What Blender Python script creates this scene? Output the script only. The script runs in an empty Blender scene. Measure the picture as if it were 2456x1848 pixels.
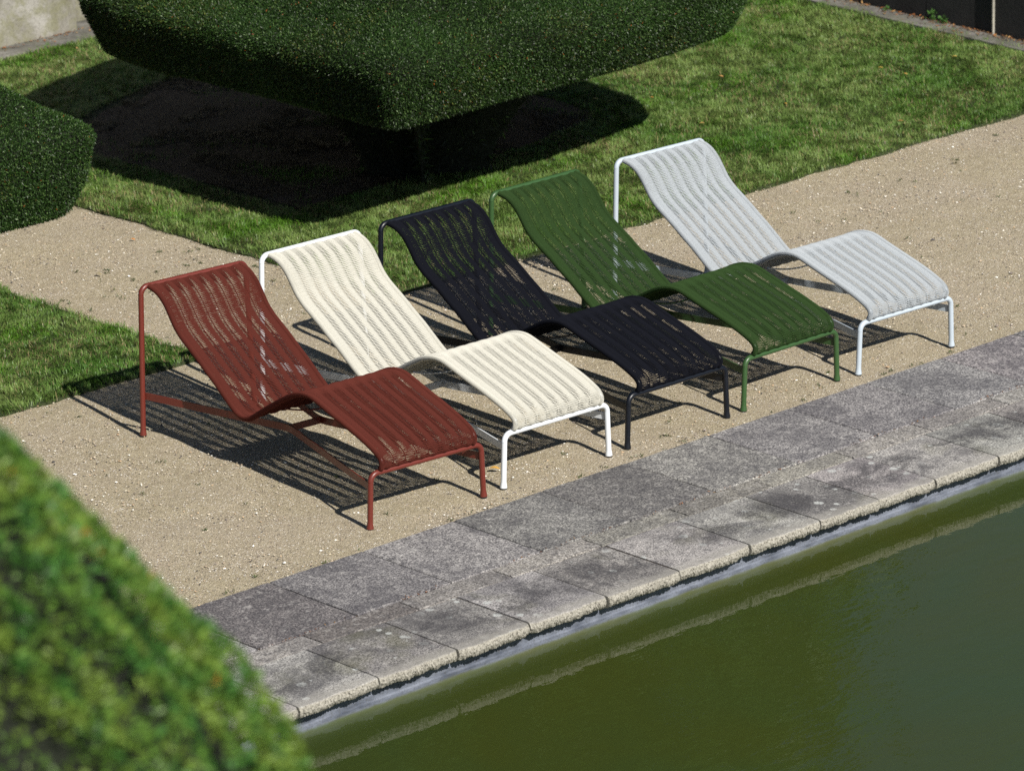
import bpy, bmesh, math, random
import numpy as np
from mathutils import Matrix, Vector

scene = bpy.context.scene
rng = np.random.default_rng(7)
random.seed(7)

# ---------------------------------------------------------------- camera
cam_d = bpy.data.cameras.new("camera")
cam = bpy.data.objects.new("camera", cam_d)
scene.collection.objects.link(cam)
scene.camera = cam
CAM_F, PITCH, ROLL, YAW = 11154.39, 0.31459, -0.0267, 0.8305
CAM_LOC = np.array([-12.8392, -14.6321, 6.9180])
cp, sp, cy_, sy_ = math.cos(PITCH), math.sin(PITCH), math.cos(YAW), math.sin(YAW)
FWD = np.array([cy_ * cp, sy_ * cp, -sp])
_R = np.array([sy_, -cy_, 0.0])
_U = np.cross(_R, FWD)
RIGHT = _R * math.cos(ROLL) + _U * math.sin(ROLL)
UP = -_R * math.sin(ROLL) + _U * math.cos(ROLL)
M = Matrix(((RIGHT[0], UP[0], -FWD[0], CAM_LOC[0]),
            (RIGHT[1], UP[1], -FWD[1], CAM_LOC[1]),
            (RIGHT[2], UP[2], -FWD[2], CAM_LOC[2]),
            (0, 0, 0, 1)))
cam.matrix_world = M
cam_d.sensor_width = 36.0
cam_d.sensor_fit = 'HORIZONTAL'
cam_d.lens = CAM_F / 2456 * 36.0
cam_d.clip_start = 0.5
cam_d.clip_end = 500
cam_d.dof.use_dof = True
cam_d.dof.focus_distance = 21.3
cam_d.dof.aperture_fstop = 5.4

# ---------------------------------------------------------------- light
SUN_AZ, SUN_EL = math.radians(-99.0), math.radians(39.5)
sdir = np.array([math.cos(SUN_AZ) * math.cos(SUN_EL), math.sin(SUN_AZ) * math.cos(SUN_EL), math.sin(SUN_EL)])
world = bpy.data.worlds.new("World")
scene.world = world
world.use_nodes = True
wn = world.node_tree
wn.nodes.clear()
wo = wn.nodes.new('ShaderNodeOutputWorld')
wb = wn.nodes.new('ShaderNodeBackground')
ws = wn.nodes.new('ShaderNodeTexSky')
ws.sky_type = 'NISHITA'
ws.sun_disc = False
ws.sun_elevation = SUN_EL
ws.sun_rotation = math.atan2(sdir[0], sdir[1])
ws.air_density = 1.0
ws.dust_density = 2.0
ws.altitude = 1500
wb.inputs['Strength'].default_value = 0.05
wn.links.new(ws.outputs[0], wb.inputs[0])
wn.links.new(wb.outputs[0], wo.inputs[0])
sun_d = bpy.data.lights.new("sun", 'SUN')
sun_d.energy = 5.0
sun_d.angle = math.radians(0.5)
sun_d.color = (1.0, 0.95, 0.87)
sun = bpy.data.objects.new("sun", sun_d)
scene.collection.objects.link(sun)
sun.rotation_euler = Vector(sdir).to_track_quat('Z', 'Y').to_euler()

scene.view_settings.view_transform = 'Standard'
scene.view_settings.look = 'None'
scene.view_settings.exposure = 0.35
scene.view_settings.gamma = 1.0
scene.cycles.use_denoising = False
scene.cycles.max_bounces = 6
scene.cycles.diffuse_bounces = 1
scene.cycles.glossy_bounces = 3
scene.cycles.transparent_max_bounces = 8
scene.cycles.volume_bounces = 1
scene.cycles.caustics_reflective = False
scene.cycles.caustics_refractive = False

# ---------------------------------------------------------------- helpers
def proj(P):
    P = np.atleast_2d(P) - CAM_LOC
    z = P @ FWD
    return 1228 + CAM_F * (P @ RIGHT) / z, 924 - CAM_F * (P @ UP) / z

def tag(o, label=None, cat=None, group=None, kind=None):
    if label: o['label'] = label
    if cat: o['category'] = cat
    if group: o['group'] = group
    if kind: o['kind'] = kind
    return o

def link(o, parent=None):
    scene.collection.objects.link(o)
    if parent is not None:
        o.parent = parent
    return o

def empty(name, loc=(0, 0, 0), rz=0.0):
    o = bpy.data.objects.new(name, None)
    o.empty_display_size = 0.1
    o.location = loc
    o.rotation_euler = (0, 0, rz)
    return link(o)

def mesh_np(name, V, faces, mat, parent=None, col=None, smooth=False):
    """V (n,3); faces list of int arrays (m,k) with constant k per array."""
    if not isinstance(faces, (list, tuple)):
        faces = [faces]
    me = bpy.data.meshes.new(name)
    V = np.ascontiguousarray(V, dtype=np.float32)
    me.vertices.add(len(V))
    me.vertices.foreach_set('co', V.ravel())
    loops = np.concatenate([f.ravel() for f in faces]).astype(np.int32)
    tot = np.concatenate([np.full(len(f), f.shape[1]) for f in faces]).astype(np.int32)
    start = np.concatenate([[0], np.cumsum(tot)[:-1]]).astype(np.int32)
    me.loops.add(len(loops))
    me.loops.foreach_set('vertex_index', loops)
    me.polygons.add(len(tot))
    me.polygons.foreach_set('loop_start', start)
    me.polygons.foreach_set('loop_total', tot)
    me.polygons.foreach_set('use_smooth', np.full(len(tot), bool(smooth)))
    if col is not None:
        a = me.attributes.new('col', 'FLOAT_COLOR', 'POINT')
        c4 = np.ones((len(V), 4), dtype=np.float32)
        c4[:, :3] = col
        a.data.foreach_set('color', c4.ravel())
    me.update(calc_edges=True)
    me.validate()
    me.materials.append(mat)
    return link(bpy.data.objects.new(name, me), parent)

class MB:
    def __init__(s):
        s.v = []; s.f = {}; s.n = 0
    def add(s, V, F):
        V = np.asarray(V, float)
        for f in (F if isinstance(F, list) else [F]):
            f = np.atleast_2d(np.asarray(f, int))
            s.f.setdefault(f.shape[1], []).append(f + s.n)
        s.v.append(V); s.n += len(V)
    def box(s, x0, x1, y0, y1, z0, z1):
        V = [(x, y, z) for x in (x0, x1) for y in (y0, y1) for z in (z0, z1)]
        F = [(0, 1, 3, 2), (4, 6, 7, 5), (0, 4, 5, 1), (2, 3, 7, 6), (0, 2, 6, 4), (1, 5, 7, 3)]
        s.add(V, F)
    def tube(s, pts, r, n=12, caps=True):
        pts = np.asarray(pts, float)
        r = np.broadcast_to(r, (len(pts),))
        T = np.gradient(pts, axis=0); T /= np.linalg.norm(T, axis=1)[:, None]
        ref = np.array([0, 0, 1.0]) if abs(T[0][2]) < .9 else np.array([1.0, 0, 0])
        N = np.cross(T[0], ref); N /= np.linalg.norm(N)
        rings = []
        for i in range(len(pts)):
            N = N - T[i] * (N @ T[i]); N /= np.linalg.norm(N)
            B = np.cross(T[i], N)
            a = np.linspace(0, 2 * math.pi, n, endpoint=False)
            rings.append(pts[i] + r[i] * (np.cos(a)[:, None] * N + np.sin(a)[:, None] * B))
        V = np.concatenate(rings)
        i = np.arange(len(pts) - 1)[:, None] * n; j = np.arange(n)[None, :]; j2 = (j + 1) % n
        F = np.stack([i + j, i + j2, i + n + j2, i + n + j], -1).reshape(-1, 4)
        s.add(V, F)
        if caps:
            s.add(V[:n], np.arange(n)[::-1][None, :]); s.add(V[-n:], np.arange(n)[None, :])
    def build(s, name, mat, parent=None, smooth=False, col=None):
        o = mesh_np(name, np.concatenate(s.v), [np.concatenate(f) for f in s.f.values()], mat, parent, col, smooth)
        if s.n < 60000:
            bm = bmesh.new(); bm.from_mesh(o.data); bmesh.ops.recalc_face_normals(bm, faces=bm.faces); bm.to_mesh(o.data); bm.free()
        return o

def bend_path(P0, P1, P2, r, n=8):
    """corner P1 rounded with radius r: returns points from the start of the arc to its end."""
    P0, P1, P2 = map(lambda p: np.array(p, float), (P0, P1, P2))
    a = (P0 - P1) / np.linalg.norm(P0 - P1); b = (P2 - P1) / np.linalg.norm(P2 - P1)
    A, B = P1 + a * r, P1 + b * r
    out = []
    ang = math.acos(np.clip(a @ b, -1, 1)); R_ = r * math.tan(ang / 2)
    Cn = P1 + (a + b) / np.linalg.norm(a + b) * (r / math.cos(ang / 2))
    u = (A - Cn); w = (B - Cn); th = math.pi - ang
    for t in np.linspace(0, 1, n):
        out.append(Cn + (math.sin((1 - t) * th) * u + math.sin(t * th) * w) / math.sin(th))
    return out

def catmull(P, per=12):
    P = np.asarray(P, float)
    Q = np.vstack([2 * P[0] - P[1], P, 2 * P[-1] - P[-2]])
    out = []
    for i in range(1, len(Q) - 2):
        for t in np.linspace(0, 1, per, endpoint=False):
            a, b, c, d = Q[i - 1], Q[i], Q[i + 1], Q[i + 2]
            out.append(.5 * ((2 * b) + (-a + c) * t + (2 * a - 5 * b + 4 * c - d) * t * t + (-a + 3 * b - 3 * c + d) * t ** 3))
    out.append(P[-1])
    return np.array(out)

def resample(P, step=None, n=None):
    d = np.r_[0, np.cumsum(np.linalg.norm(np.diff(P, axis=0), axis=1))]
    if n is None: n = max(2, int(round(d[-1] / step)) + 1)
    s = np.linspace(0, d[-1], n)
    return np.stack([np.interp(s, d, P[:, k]) for k in range(P.shape[1])], 1)

def vnoise(x, y, scale, seed=0):
    """smooth value noise 0..1"""
    g = np.random.default_rng(seed).random((256, 256))
    x = x / scale + 1000.5; y = y / scale + 1000.5
    xi = np.floor(x).astype(int); yi = np.floor(y).astype(int)
    fx = x - xi; fy = y - yi
    fx = fx * fx * (3 - 2 * fx); fy = fy * fy * (3 - 2 * fy)
    def G(a, b): return g[a % 256, b % 256]
    return (G(xi, yi) * (1 - fx) + G(xi + 1, yi) * fx) * (1 - fy) + (G(xi, yi + 1) * (1 - fx) + G(xi + 1, yi + 1) * fx) * fy

# ---- node helpers
class NT:
    def __init__(s, name):
        s.m = bpy.data.materials.new(name); s.m.use_nodes = True
        s.t = s.m.node_tree; s.t.nodes.clear()
        s.out = s.t.nodes.new('ShaderNodeOutputMaterial')
    def n(s, typ, **kw):
        nd = s.t.nodes.new(typ)
        for k, v in kw.items():
            if k == 'i':
                for a, b in v.items():
                    if isinstance(b, bpy.types.NodeSocket): s.t.links.new(b, nd.inputs[a])
                    else: nd.inputs[a].default_value = b
            else: setattr(nd, k, v)
        return nd
    def link(s, a, b): s.t.links.new(a, b)
    def coord(s, scale=(1, 1, 1), kind='Object', rot=(0, 0, 0)):
        c = s.n('ShaderNodeTexCoord'); mp = s.n('ShaderNodeMapping')
        mp.inputs['Scale'].default_value = scale; mp.inputs['Rotation'].default_value = rot
        s.link(c.outputs[kind], mp.inputs['Vector']); return mp.outputs[0]
    def noise(s, vec, scale, detail=4, rough=.55, dist=0.0):
        return s.n('ShaderNodeTexNoise', i={'Vector': vec, 'Scale': scale, 'Detail': detail, 'Roughness': rough, 'Distortion': dist})
    def ramp(s, fac, stops, interp='LINEAR'):
        r = s.n('ShaderNodeValToRGB'); r.color_ramp.interpolation = interp
        e = r.color_ramp.elements
        while len(e) < len(stops): e.new(.5)
        for k, (p, c) in enumerate(stops):
            e[k].position = p
            e[k].color = (c, c, c, 1) if not hasattr(c, '__len__') else (*c, 1)
        s.link(fac, r.inputs[0]); return r.outputs[0]
    def mix(s, fac, a, b, mode='MIX'):
        m = s.n('ShaderNodeMix', data_type='RGBA', blend_type=mode)
        for idx, v in ((0, fac), (6, a), (7, b)):
            if isinstance(v, bpy.types.NodeSocket): s.link(v, m.inputs[idx])
            else: m.inputs[idx].default_value = v if idx == 0 else (*v, 1)
        return m.outputs[2]
    def math(s, op, a, b=0.0, c=None):
        m = s.n('ShaderNodeMath', operation=op)
        for k, v in enumerate((a, b) if c is None else (a, b, c)):
            if isinstance(v, bpy.types.NodeSocket): s.link(v, m.inputs[k])
            else: m.inputs[k].default_value = v
        return m.outputs[0]
    def bump(s, h, strength=.5, dist=.005):
        b = s.n('ShaderNodeBump', i={'Height': h, 'Strength': strength, 'Distance': dist}); return b.outputs[0]
    def bsdf(s, color, rough=.8, normal=None, **kw):
        b = s.n('ShaderNodeBsdfPrincipled')
        if isinstance(color, bpy.types.NodeSocket): s.link(color, b.inputs['Base Color'])
        else: b.inputs['Base Color'].default_value = (*color, 1)
        if isinstance(rough, bpy.types.NodeSocket): s.link(rough, b.inputs['Roughness'])
        else: b.inputs['Roughness'].default_value = rough
        if normal is not None: s.link(normal, b.inputs['Normal'])
        for k, v in kw.items():
            b.inputs[k].default_value = v
        s.link(b.outputs[0], s.out.inputs['Surface'])
        return b

def mat_attr(name, rough=.5, spec=.5, transl=0.0):
    n = NT(name)
    a = n.n('ShaderNodeAttribute', attribute_name='col')
    b = n.bsdf(a.outputs['Color'], rough)
    b.inputs['Specular IOR Level'].default_value = spec
    if transl > 0:
        t = n.n('ShaderNodeBsdfTranslucent', i={'Color': a.outputs['Color']})
        mx = n.n('ShaderNodeMixShader', i={0: transl, 1: b.outputs[0], 2: t.outputs[0]})
        n.link(mx.outputs[0], n.out.inputs['Surface'])
    return n.m

# ---------------------------------------------------------------- materials
def gravel_mat():
    n = NT('gravel'); v = n.coord()
    big = n.noise(v, 1.3, 5, .6).outputs[0]
    mid = n.noise(v, 14, 4, .6).outputs[0]
    fine = n.noise(v, 420, 3, .7).outputs[0]
    base = n.ramp(mid, [(.3, (.36, .305, .195)), (.7, (.47, .41, .275))])
    base = n.mix(n.math('MULTIPLY', n.ramp(big, [(.42, 0), (.62, 1)]), .55), base, (.44, .375, .28))
    base = n.mix(n.ramp(fine, [(.40, 1), (.47, 0)]), base, (.10, .075, .05))
    vo = n.n('ShaderNodeTexVoronoi', i={'Vector': v, 'Scale': 105.0}); vo.feature = 'F1'
    cc = n.n('ShaderNodeSeparateColor', i={0: vo.outputs['Color']})
    stone = n.ramp(cc.outputs[0], [(0, (.05, .045, .045)), (.25, (.26, .20, .15)), (.5, (.50, .41, .29)), (.72, (.62, .54, .42)), (1, (.95, .92, .86))])
    inside = n.ramp(vo.outputs['Distance'], [(.30, 1), (.46, 0)])
    sel = n.math('MULTIPLY', inside, n.math('GREATER_THAN', cc.outputs[1], n.ramp(n.noise(v, 4.5, 4, .6).outputs[0], [(.40, .72), (.60, .22)])))
    base = n.mix(sel, base, stone)
    vo2 = n.n('ShaderNodeTexVoronoi', i={'Vector': v, 'Scale': 240.0})
    c2 = n.n('ShaderNodeSeparateColor', i={0: vo2.outputs['Color']})
    st2 = n.ramp(c2.outputs[0], [(0, (.05, .045, .04)), (.4, (.28, .22, .15)), (.8, (.62, .54, .42)), (1, (.95, .9, .82))])
    sel2 = n.math('MULTIPLY', n.ramp(vo2.outputs['Distance'], [(.3, 1), (.45, 0)]), n.math('GREATER_THAN', c2.outputs[1], .5))
    base = n.mix(sel2, base, st2)
    h = n.math('ADD', n.math('MULTIPLY', inside, 1.0), n.math('MULTIPLY', fine, .6))
    n.bsdf(base, .9, n.bump(h, .8, .004)); return n.m

def concrete_mat(name, lo, hi, dark_amt=.5, edge=False):
    n = NT(name); v = n.coord()
    f1 = n.noise(v, 150, 4, .85).outputs[0]
    f2 = n.noise(v, 105, 3, .75).outputs[0]
    m1 = n.noise(v, 3.0, 6, .65, .4).outputs[0]
    m2 = n.noise(v, 9, 5, .6).outputs[0]
    c = n.ramp(f1, [(.38, lo), (.50, tuple(a * .6 + b * .4 for a, b in zip(lo, hi))), (.62, hi)])
    c = n.mix(n.math('MULTIPLY', n.ramp(f2, [(.55, 0), (.61, 1)]), .75), c, (.5, .48, .45))
    c = n.mix(n.math('MULTIPLY', n.ramp(f2, [(.40, 1), (.46, 0)]), .75), c, (.030, .028, .033))
    st = n.ramp(m1, [(.44, 0), (.58, 1)])
    c = n.mix(n.math('MULTIPLY', st, dark_amt), c, (.045, .043, .052))
    at = n.n('ShaderNodeAttribute', attribute_name='col')
    c = n.mix(1.0, c, at.outputs['Color'], 'MULTIPLY')
    b1 = n.noise(v, 17, 5, .75, .3).outputs[0]
    c = n.mix(n.math('MULTIPLY', n.ramp(b1, [(.52, 0), (.62, 1)]), .45), c, (.05, .048, .055))
    b2 = n.noise(n.coord((1, 1, 1), rot=(.3, .2, 1)), 24, 5, .75, .3).outputs[0]
    c = n.mix(n.math('MULTIPLY', n.ramp(b2, [(.56, 0), (.66, 1)]), .40), c, (.58, .56, .53))
    if edge:
        sx = n.n('ShaderNodeSeparateXYZ', i={0: n.coord()})
        # algae olive patches and lichen discs
        al = n.ramp(n.noise(v, 2.3, 5, .6, .3).outputs[0], [(.56, 0), (.68, 1)])
        c = n.mix(n.math('MULTIPLY', al, .45), c, (.075, .075, .025))
        vo = n.n('ShaderNodeTexVoronoi', i={'Vector': n.noise(v, 30, 2).outputs[1] if False else v, 'Scale': 14.0})
        cc = n.n('ShaderNodeSeparateColor', i={0: vo.outputs['Color']})
        rad = n.math('MULTIPLY', cc.outputs[0], .33)
        dd = n.math('ADD', vo.outputs['Distance'], n.math('MULTIPLY', n.noise(v, 60, 3).outputs[0], .22))
        spot = n.math('LESS_THAN', dd, n.math('ADD', rad, .11))
        clus = n.ramp(n.noise(v, 1.9, 3).outputs[0], [(.44, 0), (.54, 1)])
        sp_ = n.math('MULTIPLY', spot, n.math('MULTIPLY', clus, n.ramp(n.noise(v, 140, 2).outputs[0], [(.35, .2), (.5, .85)])))
        c = n.mix(sp_, c, (.52, .54, .52))
        # grime gathers in the middle of the stones
        yb = n.ramp(n.math('ABSOLUTE', n.math('MULTIPLY', n.math('ADD', sx.outputs[1], 1.08), 5.0)), [(.35, 1), (.95, 0)])
        gr = n.ramp(n.noise(v, 3.4, 6, .7, .5).outputs[0], [(.45, 0), (.56, 1)])
        gf = n.ramp(n.noise(v, 90, 3, .7).outputs[0], [(.36, .35), (.55, 1)])
        c = n.mix(n.math('MULTIPLY', n.math('MULTIPLY', n.math('MULTIPLY', gr, yb), gf), .85), c, (.040, .038, .043))
        # worn light margin by the water edge
        wy = n.math('ADD', sx.outputs[1], n.math('MULTIPLY', m2, .10))
        mar = n.ramp(n.math('MULTIPLY_ADD', wy, -6.0, -7.0), [(.25, 0), (.55, 1)])
        c = n.mix(n.math('MULTIPLY', mar, .55), c, (.34, .325, .29))
        # broken front face: cream aggregate
        ff = n.ramp(sx.outputs[2], [(0.0, 1), (.0001, 0)])
        fz = n.math('LESS_THAN', sx.outputs[2], -.003)
        agg = n.ramp(n.noise(v, 130, 3, .7).outputs[0], [(.34, (.05, .045, .04)), (.46, (.27, .255, .215)), (.7, (.45, .43, .38))])
        c = n.mix(fz, c, agg)
    h = n.math('ADD', f1, f2)
    n.bsdf(c, .9, n.bump(h, .55, .003)); return n.m

def stone_mat(name, a, b, green, gamt):
    n = NT(name); v = n.coord()
    m1 = n.noise(v, 2.2, 7, .7, .6).outputs[0]
    m2 = n.noise(v, 7, 6, .7).outputs[0]
    f = n.noise(v, 70, 4, .7).outputs[0]
    c = n.ramp(m1, [(.36, a), (.62, b)])
    c = n.mix(n.math('MULTIPLY', n.ramp(m2, [(.45, 0), (.6, 1)]), gamt), c, green)
    c = n.mix(n.math('MULTIPLY', n.ramp(f, [(.35, 1), (.5, 0)]), .4), c, tuple(x * .4 for x in a))
    n.bsdf(c, .9, n.bump(n.math('ADD', f, m2), .5, .006)); return n.m

def soil_mat(name, a, b):
    n = NT(name); v = n.coord()
    f = n.noise(v, 60, 5, .7).outputs[0]
    n.bsdf(n.ramp(f, [(.3, a), (.7, b)]), .95, n.bump(f, .8, .01)); return n.m

def cord_mat(name, col):
    n = NT(name); v = n.coord()
    f = n.noise(v, 900, 2, .6).outputs[0]
    c = n.mix(n.math('MULTIPLY', f, .55), tuple(min(1, x * 1.15) for x in col), tuple(x * .62 for x in col))
    b = n.bsdf(c, .85, n.bump(f, .4, .0008)); b.inputs['Specular IOR Level'].default_value = .10
    return n.m

def paint_mat(name, col, rough=.38):
    n = NT(name); v = n.coord()
    f = n.noise(v, 500, 2, .5).outputs[0]
    g = n.noise(v, 12, 3, .5).outputs[0]
    c = n.mix(n.math('MULTIPLY', g, .15), col, tuple(x * .7 for x in col))
    b = n.bsdf(c, rough, n.bump(f, .06, .0005)); b.inputs['Specular IOR Level'].default_value = .5
    return n.m

M_gravel = gravel_mat()
M_slab = concrete_mat('weathered_concrete', (.022, .021, .024), (.40, .385, .375), .45)
M_lip = concrete_mat('lichen_concrete', (.060, .058, .058), (.66, .64, .60), .50, edge=True)
M_mortar = concrete_mat('old_mortar', (.10, .095, .088), (.40, .375, .33), .3)
M_soil = soil_mat('soil', (.045, .032, .022), (.12, .085, .058))
M_turf = soil_mat('turf_base', (.018, .028, .008), (.05, .065, .02))
M_joint = soil_mat('joint_dirt', (.012, .010, .008), (.045, .03, .02))
M_grass = mat_attr('grass_blades', .45, .45, .3)
M_leaf = mat_attr('yew_leaves', .45, .32, .15)
M_pebble = mat_attr('pebbles', .8, .3)
M_litter = mat_attr('leaf_litter', .7, .3, .2)
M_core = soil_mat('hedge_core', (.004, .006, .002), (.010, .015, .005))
M_bark = soil_mat('bark', (.03, .022, .015), (.09, .065, .045))
M_wallL = stone_mat('lichen_stone', (.15, .14, .11), (.36, .35, .32), (.17, .17, .075), .6)
M_wallR = stone_mat('black_stone', (.012, .012, .013), (.035, .035, .036), (.03, .03, .03), .5)  # near-black base with a faint lighter mottle
M_foot = stone_mat('footing_stone', (.07, .068, .062), (.25, .24, .22), (.09, .09, .05), .5)
M_rubber = paint_mat('black_rubber', (.01, .01, .01), .6)

# ---------------------------------------------------------------- ground, paving, pool
POOL_X0, POOL_X1, POOL_Y0, WALL_Y = -11.0, 9.0, -7.5, -1.272
WATER_Z = -.142
BIG = 160.0
b = MB()
zg = -.03
b.add([(-BIG, WALL_Y, zg), (BIG, WALL_Y, zg), (BIG, BIG, zg), (-BIG, BIG, zg)], [(0, 1, 2, 3)])
b.add([(-BIG, -BIG, zg), (BIG, -BIG, zg), (BIG, POOL_Y0, zg), (-BIG, POOL_Y0, zg)], [(0, 1, 2, 3)])
b.add([(-BIG, POOL_Y0, zg), (POOL_X0, POOL_Y0, zg), (POOL_X0, WALL_Y, zg), (-BIG, WALL_Y, zg)], [(0, 1, 2, 3)])
b.add([(POOL_X1, POOL_Y0, zg), (BIG, POOL_Y0, zg), (BIG, WALL_Y, zg), (POOL_X1, WALL_Y, zg)], [(0, 1, 2, 3)])
tag(b.build('ground', M_turf), kind='structure')

# gravel path sheet, gently uneven
gx = np.arange(-8.0, 8.01, .06); gy = np.arange(-.17, 8.05, .06)
X, Y = np.meshgrid(gx, gy)
Z = -.004 + .010 * (vnoise(X, Y, .35, 3) - .5) + .006 * (vnoise(X, Y, .12, 4) - .5)
ii = np.arange(len(gy) - 1)[:, None] * len(gx); jj = np.arange(len(gx) - 1)[None, :]
F = np.stack([ii + jj, ii + jj + 1, ii + jj + 1 + len(gx), ii + jj + len(gx)], -1).reshape(-1, 4)
tag(mesh_np('gravel_path', np.stack([X, Y, Z], -1).reshape(-1, 3), F, M_gravel, smooth=True), kind='structure')

def slab(mb, x0, x1, y0, y1, z1, th=.06, ch=.004, tilt=(0, 0)):
    """slab with a small worn chamfer and slightly wandering edges"""
    n = 14
    def edge(a, b_, fix, axis, s):
        t = np.linspace(a, b_, n)
        w = (rng.random(n) - .5) * .004; w[0] = w[-1] = 0
        return [(tt, fix + ww) if axis == 0 else (fix + ww, tt) for tt, ww in zip(t, w)]
    ring = edge(x0, x1, y0, 0, 1)[:-1] + edge(y0, y1, x1, 1, 1)[:-1] + edge(x1, x0, y1, 0, 1)[:-1] + edge(y1, y0, x0, 1, 1)[:-1]
    ring = np.array(ring); c = ring.mean(0); m = len(ring)
    def z(p, dz): return z1 + dz + (p[:, 0] - c[0]) * tilt[0] + (p[:, 1] - c[1]) * tilt[1]
    inner = ring + np.sign(c - ring) * ch * (np.abs(ring - c) > 0)
    inner = c + (ring - c) * (1 - ch * 2 / np.array([x1 - x0, y1 - y0]))
    V = np.vstack([np.c_[inner, z(inner, 0)], np.c_[ring, z(ring, -ch)], np.c_[ring, np.full(m, z1 - th)]])
    a = np.arange(m); a2 = (a + 1) % m
    mb.add(V, [np.arange(m)[None, :], np.stack([a + m, a2 + m, a2, a], 1), np.stack([a + 2 * m, a2 + 2 * m, a2 + m, a + m], 1)])

def tones(mb, per=1):
    r_ = np.random.default_rng(12); out = []; k = 0
    for v_ in mb.v:
        if k % per == 0:
            t_ = .72 + .55 * r_.random(); h_ = 1 + .05 * (r_.random(3) - .5)
        out.append(np.tile(t_ * h_, (len(v_), 1))); k += 1
    return np.concatenate(out)

P1 = .532; x_first = -1.592 - P1 * 9
b = MB()
for k in range(34):
    x0 = x_first + k * P1
    g0 = .0035 + .002 * rng.random()
    slab(b, x0 + g0, x0 + P1 - g0, -.742, -.168, .006 + .003 * (rng.random() - .5), tilt=((rng.random() - .5) * .006, (rng.random() - .5) * .006))
tag(b.build('paving', M_slab, col=tones(b)), kind='structure')
b = MB()
for k in range(34):
    x0 = x_first + .23 + k * P1
    slab(b, x0 + .004, x0 + P1 - .004, -.8735, -.7475, .002 + .002 * (rng.random() - .5), ch=.0015)
tag(b.build('mortar_strip', M_mortar, col=tones(b)), kind='structure')
# bed under the slabs: dark joints
b = MB(); b.box(POOL_X0, POOL_X1 + 2, -1.29, -.165, -.058, -.004)
tag(b.build('paving_bed', M_joint), kind='structure')

# lip stones with a broken, crumbly front edge
lip_x = [-1.46 - .43 * k for k in range(20, 0, -1)] + [-1.46, -1.03, -.62, -.18, .25, .687, 1.12, 1.50, 1.87, 2.30, 2.74] + [2.74 + .43 * k for k in range(1, 15)]
b = MB()
for x0, x1 in zip(lip_x[:-1], lip_x[1:]):
    ga = .002 + .003 * rng.random(); x0 += ga; x1 -= ga
    near = -4 < x0 < 6
    nx = 90 if near else 12
    t = np.linspace(x0, x1, nx)
    tilt = (rng.random() - .5) * .01; zoff = (rng.random() - .5) * .004
    rows = []
    # rows run from the back of the slab, over the edge and down the face
    prof = [(-.8745, -.03), (-.8745, -.004), (-.8785, 0), (-1.0, 0), (-1.15, 0), (-1.25, 0), (-1.325, 0), (-1.338, -.001), (-1.344, -.007), (-1.347, -.016), (-1.349, -.026), (-1.346, -.036), (-1.340, -.046), (-1.325, -.054), (-1.26, -.056)]
    n1 = vnoise(t, t * 0 + x0, .03, 11); n2 = vnoise(t, t * 0, .11, 12)
    endw = np.minimum(t - x0, x1 - t); cr = np.exp(-endw / .012) * .012 * (rng.random() + .4)
    for k, (yy, zz) in enumerate(prof):
        j = rng.random(nx) - .5
        face = k >= 7
        amp = .0 if k < 6 else (.003 if k < 7 else .007)
        y_ = yy + (n1 - .5) * amp * 1.6 + j * amp * .8 + (n2 - .5) * (.012 if k >= 6 else 0) + (cr if k >= 6 else 0)
        z_ = zz + (j * .0022 if face else 0) + ((n1 - .5) * .012 * .35 if k in (11, 12, 13) else 0)
        z_ = z_ + zoff + tilt * (t - (x0 + x1) / 2)
        rows.append(np.stack([t, y_, z_], 1))
    V = np.concatenate(rows)
    i = np.arange(len(prof) - 1)[:, None] * nx; j = np.arange(nx - 1)[None, :]
    F = np.stack([i + j, i + nx + j, i + nx + j + 1, i + j + 1], -1).reshape(-1, 4)
    b.add(V, F)
    for c0 in (0, nx - 1):
        b.add(V[c0::nx], np.arange(len(prof))[None, ::(1 if c0 else -1)])
tag(b.build('pool_coping', M_lip, col=tones(b, 3)), kind='structure')

# pool shell
def shell_mat():
    n = NT('pool_render'); v = n.coord()
    sx = n.n('ShaderNodeSeparateXYZ', i={0: v})
    m = n.noise(n.coord((1, 1, 4)), 6, 6, .65).outputs[0]
    f = n.noise(v, 120, 3, .7).outputs[0]
    c = n.ramp(m, [(.35, (.06, .072, .10)), (.6, (.17, .19, .24))])
    c = n.mix(n.math('MULTIPLY', n.ramp(f, [(.36, 1), (.46, 0)]), .6), c, (.06, .06, .06))
    # algae grows at and under the water line
    zz = n.math('ADD', sx.outputs[2], n.math('MULTIPLY', m, .03))
    al = n.ramp(n.math('MULTIPLY_ADD', zz, -10.0, -1.20), [(.0, 0), (.16, 1)])
    c = n.mix(n.math('MULTIPLY', al, .93), c, (.10, .11, .035))
    n.bsdf(c, .8, n.bump(f, .4, .004)); return n.m
M_shell = shell_mat()
b = MB()
def quad(mb, a, b_, c, d): mb.add([a, b_, c, d], [(0, 1, 2, 3)])
zt, zb = -.031, -1.1
b.add([(POOL_X0, WALL_Y, -.045), (POOL_X1, WALL_Y, -.045), (POOL_X1, WALL_Y, -.115), (POOL_X0, WALL_Y, -.115),
       (POOL_X0, WALL_Y - .004, -.122), (POOL_X1, WALL_Y - .004, -.122), (POOL_X1, WALL_Y - .006, zb), (POOL_X0, WALL_Y - .006, zb)],
      [(0, 1, 2, 3), (3, 2, 5, 4), (4, 5, 6, 7)])
quad(b, (POOL_X0, WALL_Y, zb), (POOL_X1, WALL_Y, zb), (POOL_X1, POOL_Y0, zb), (POOL_X0, POOL_Y0, zb))
quad(b, (POOL_X0, POOL_Y0, zt), (POOL_X1, POOL_Y0, zt), (POOL_X1, POOL_Y0, zb), (POOL_X0, POOL_Y0, zb))
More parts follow.
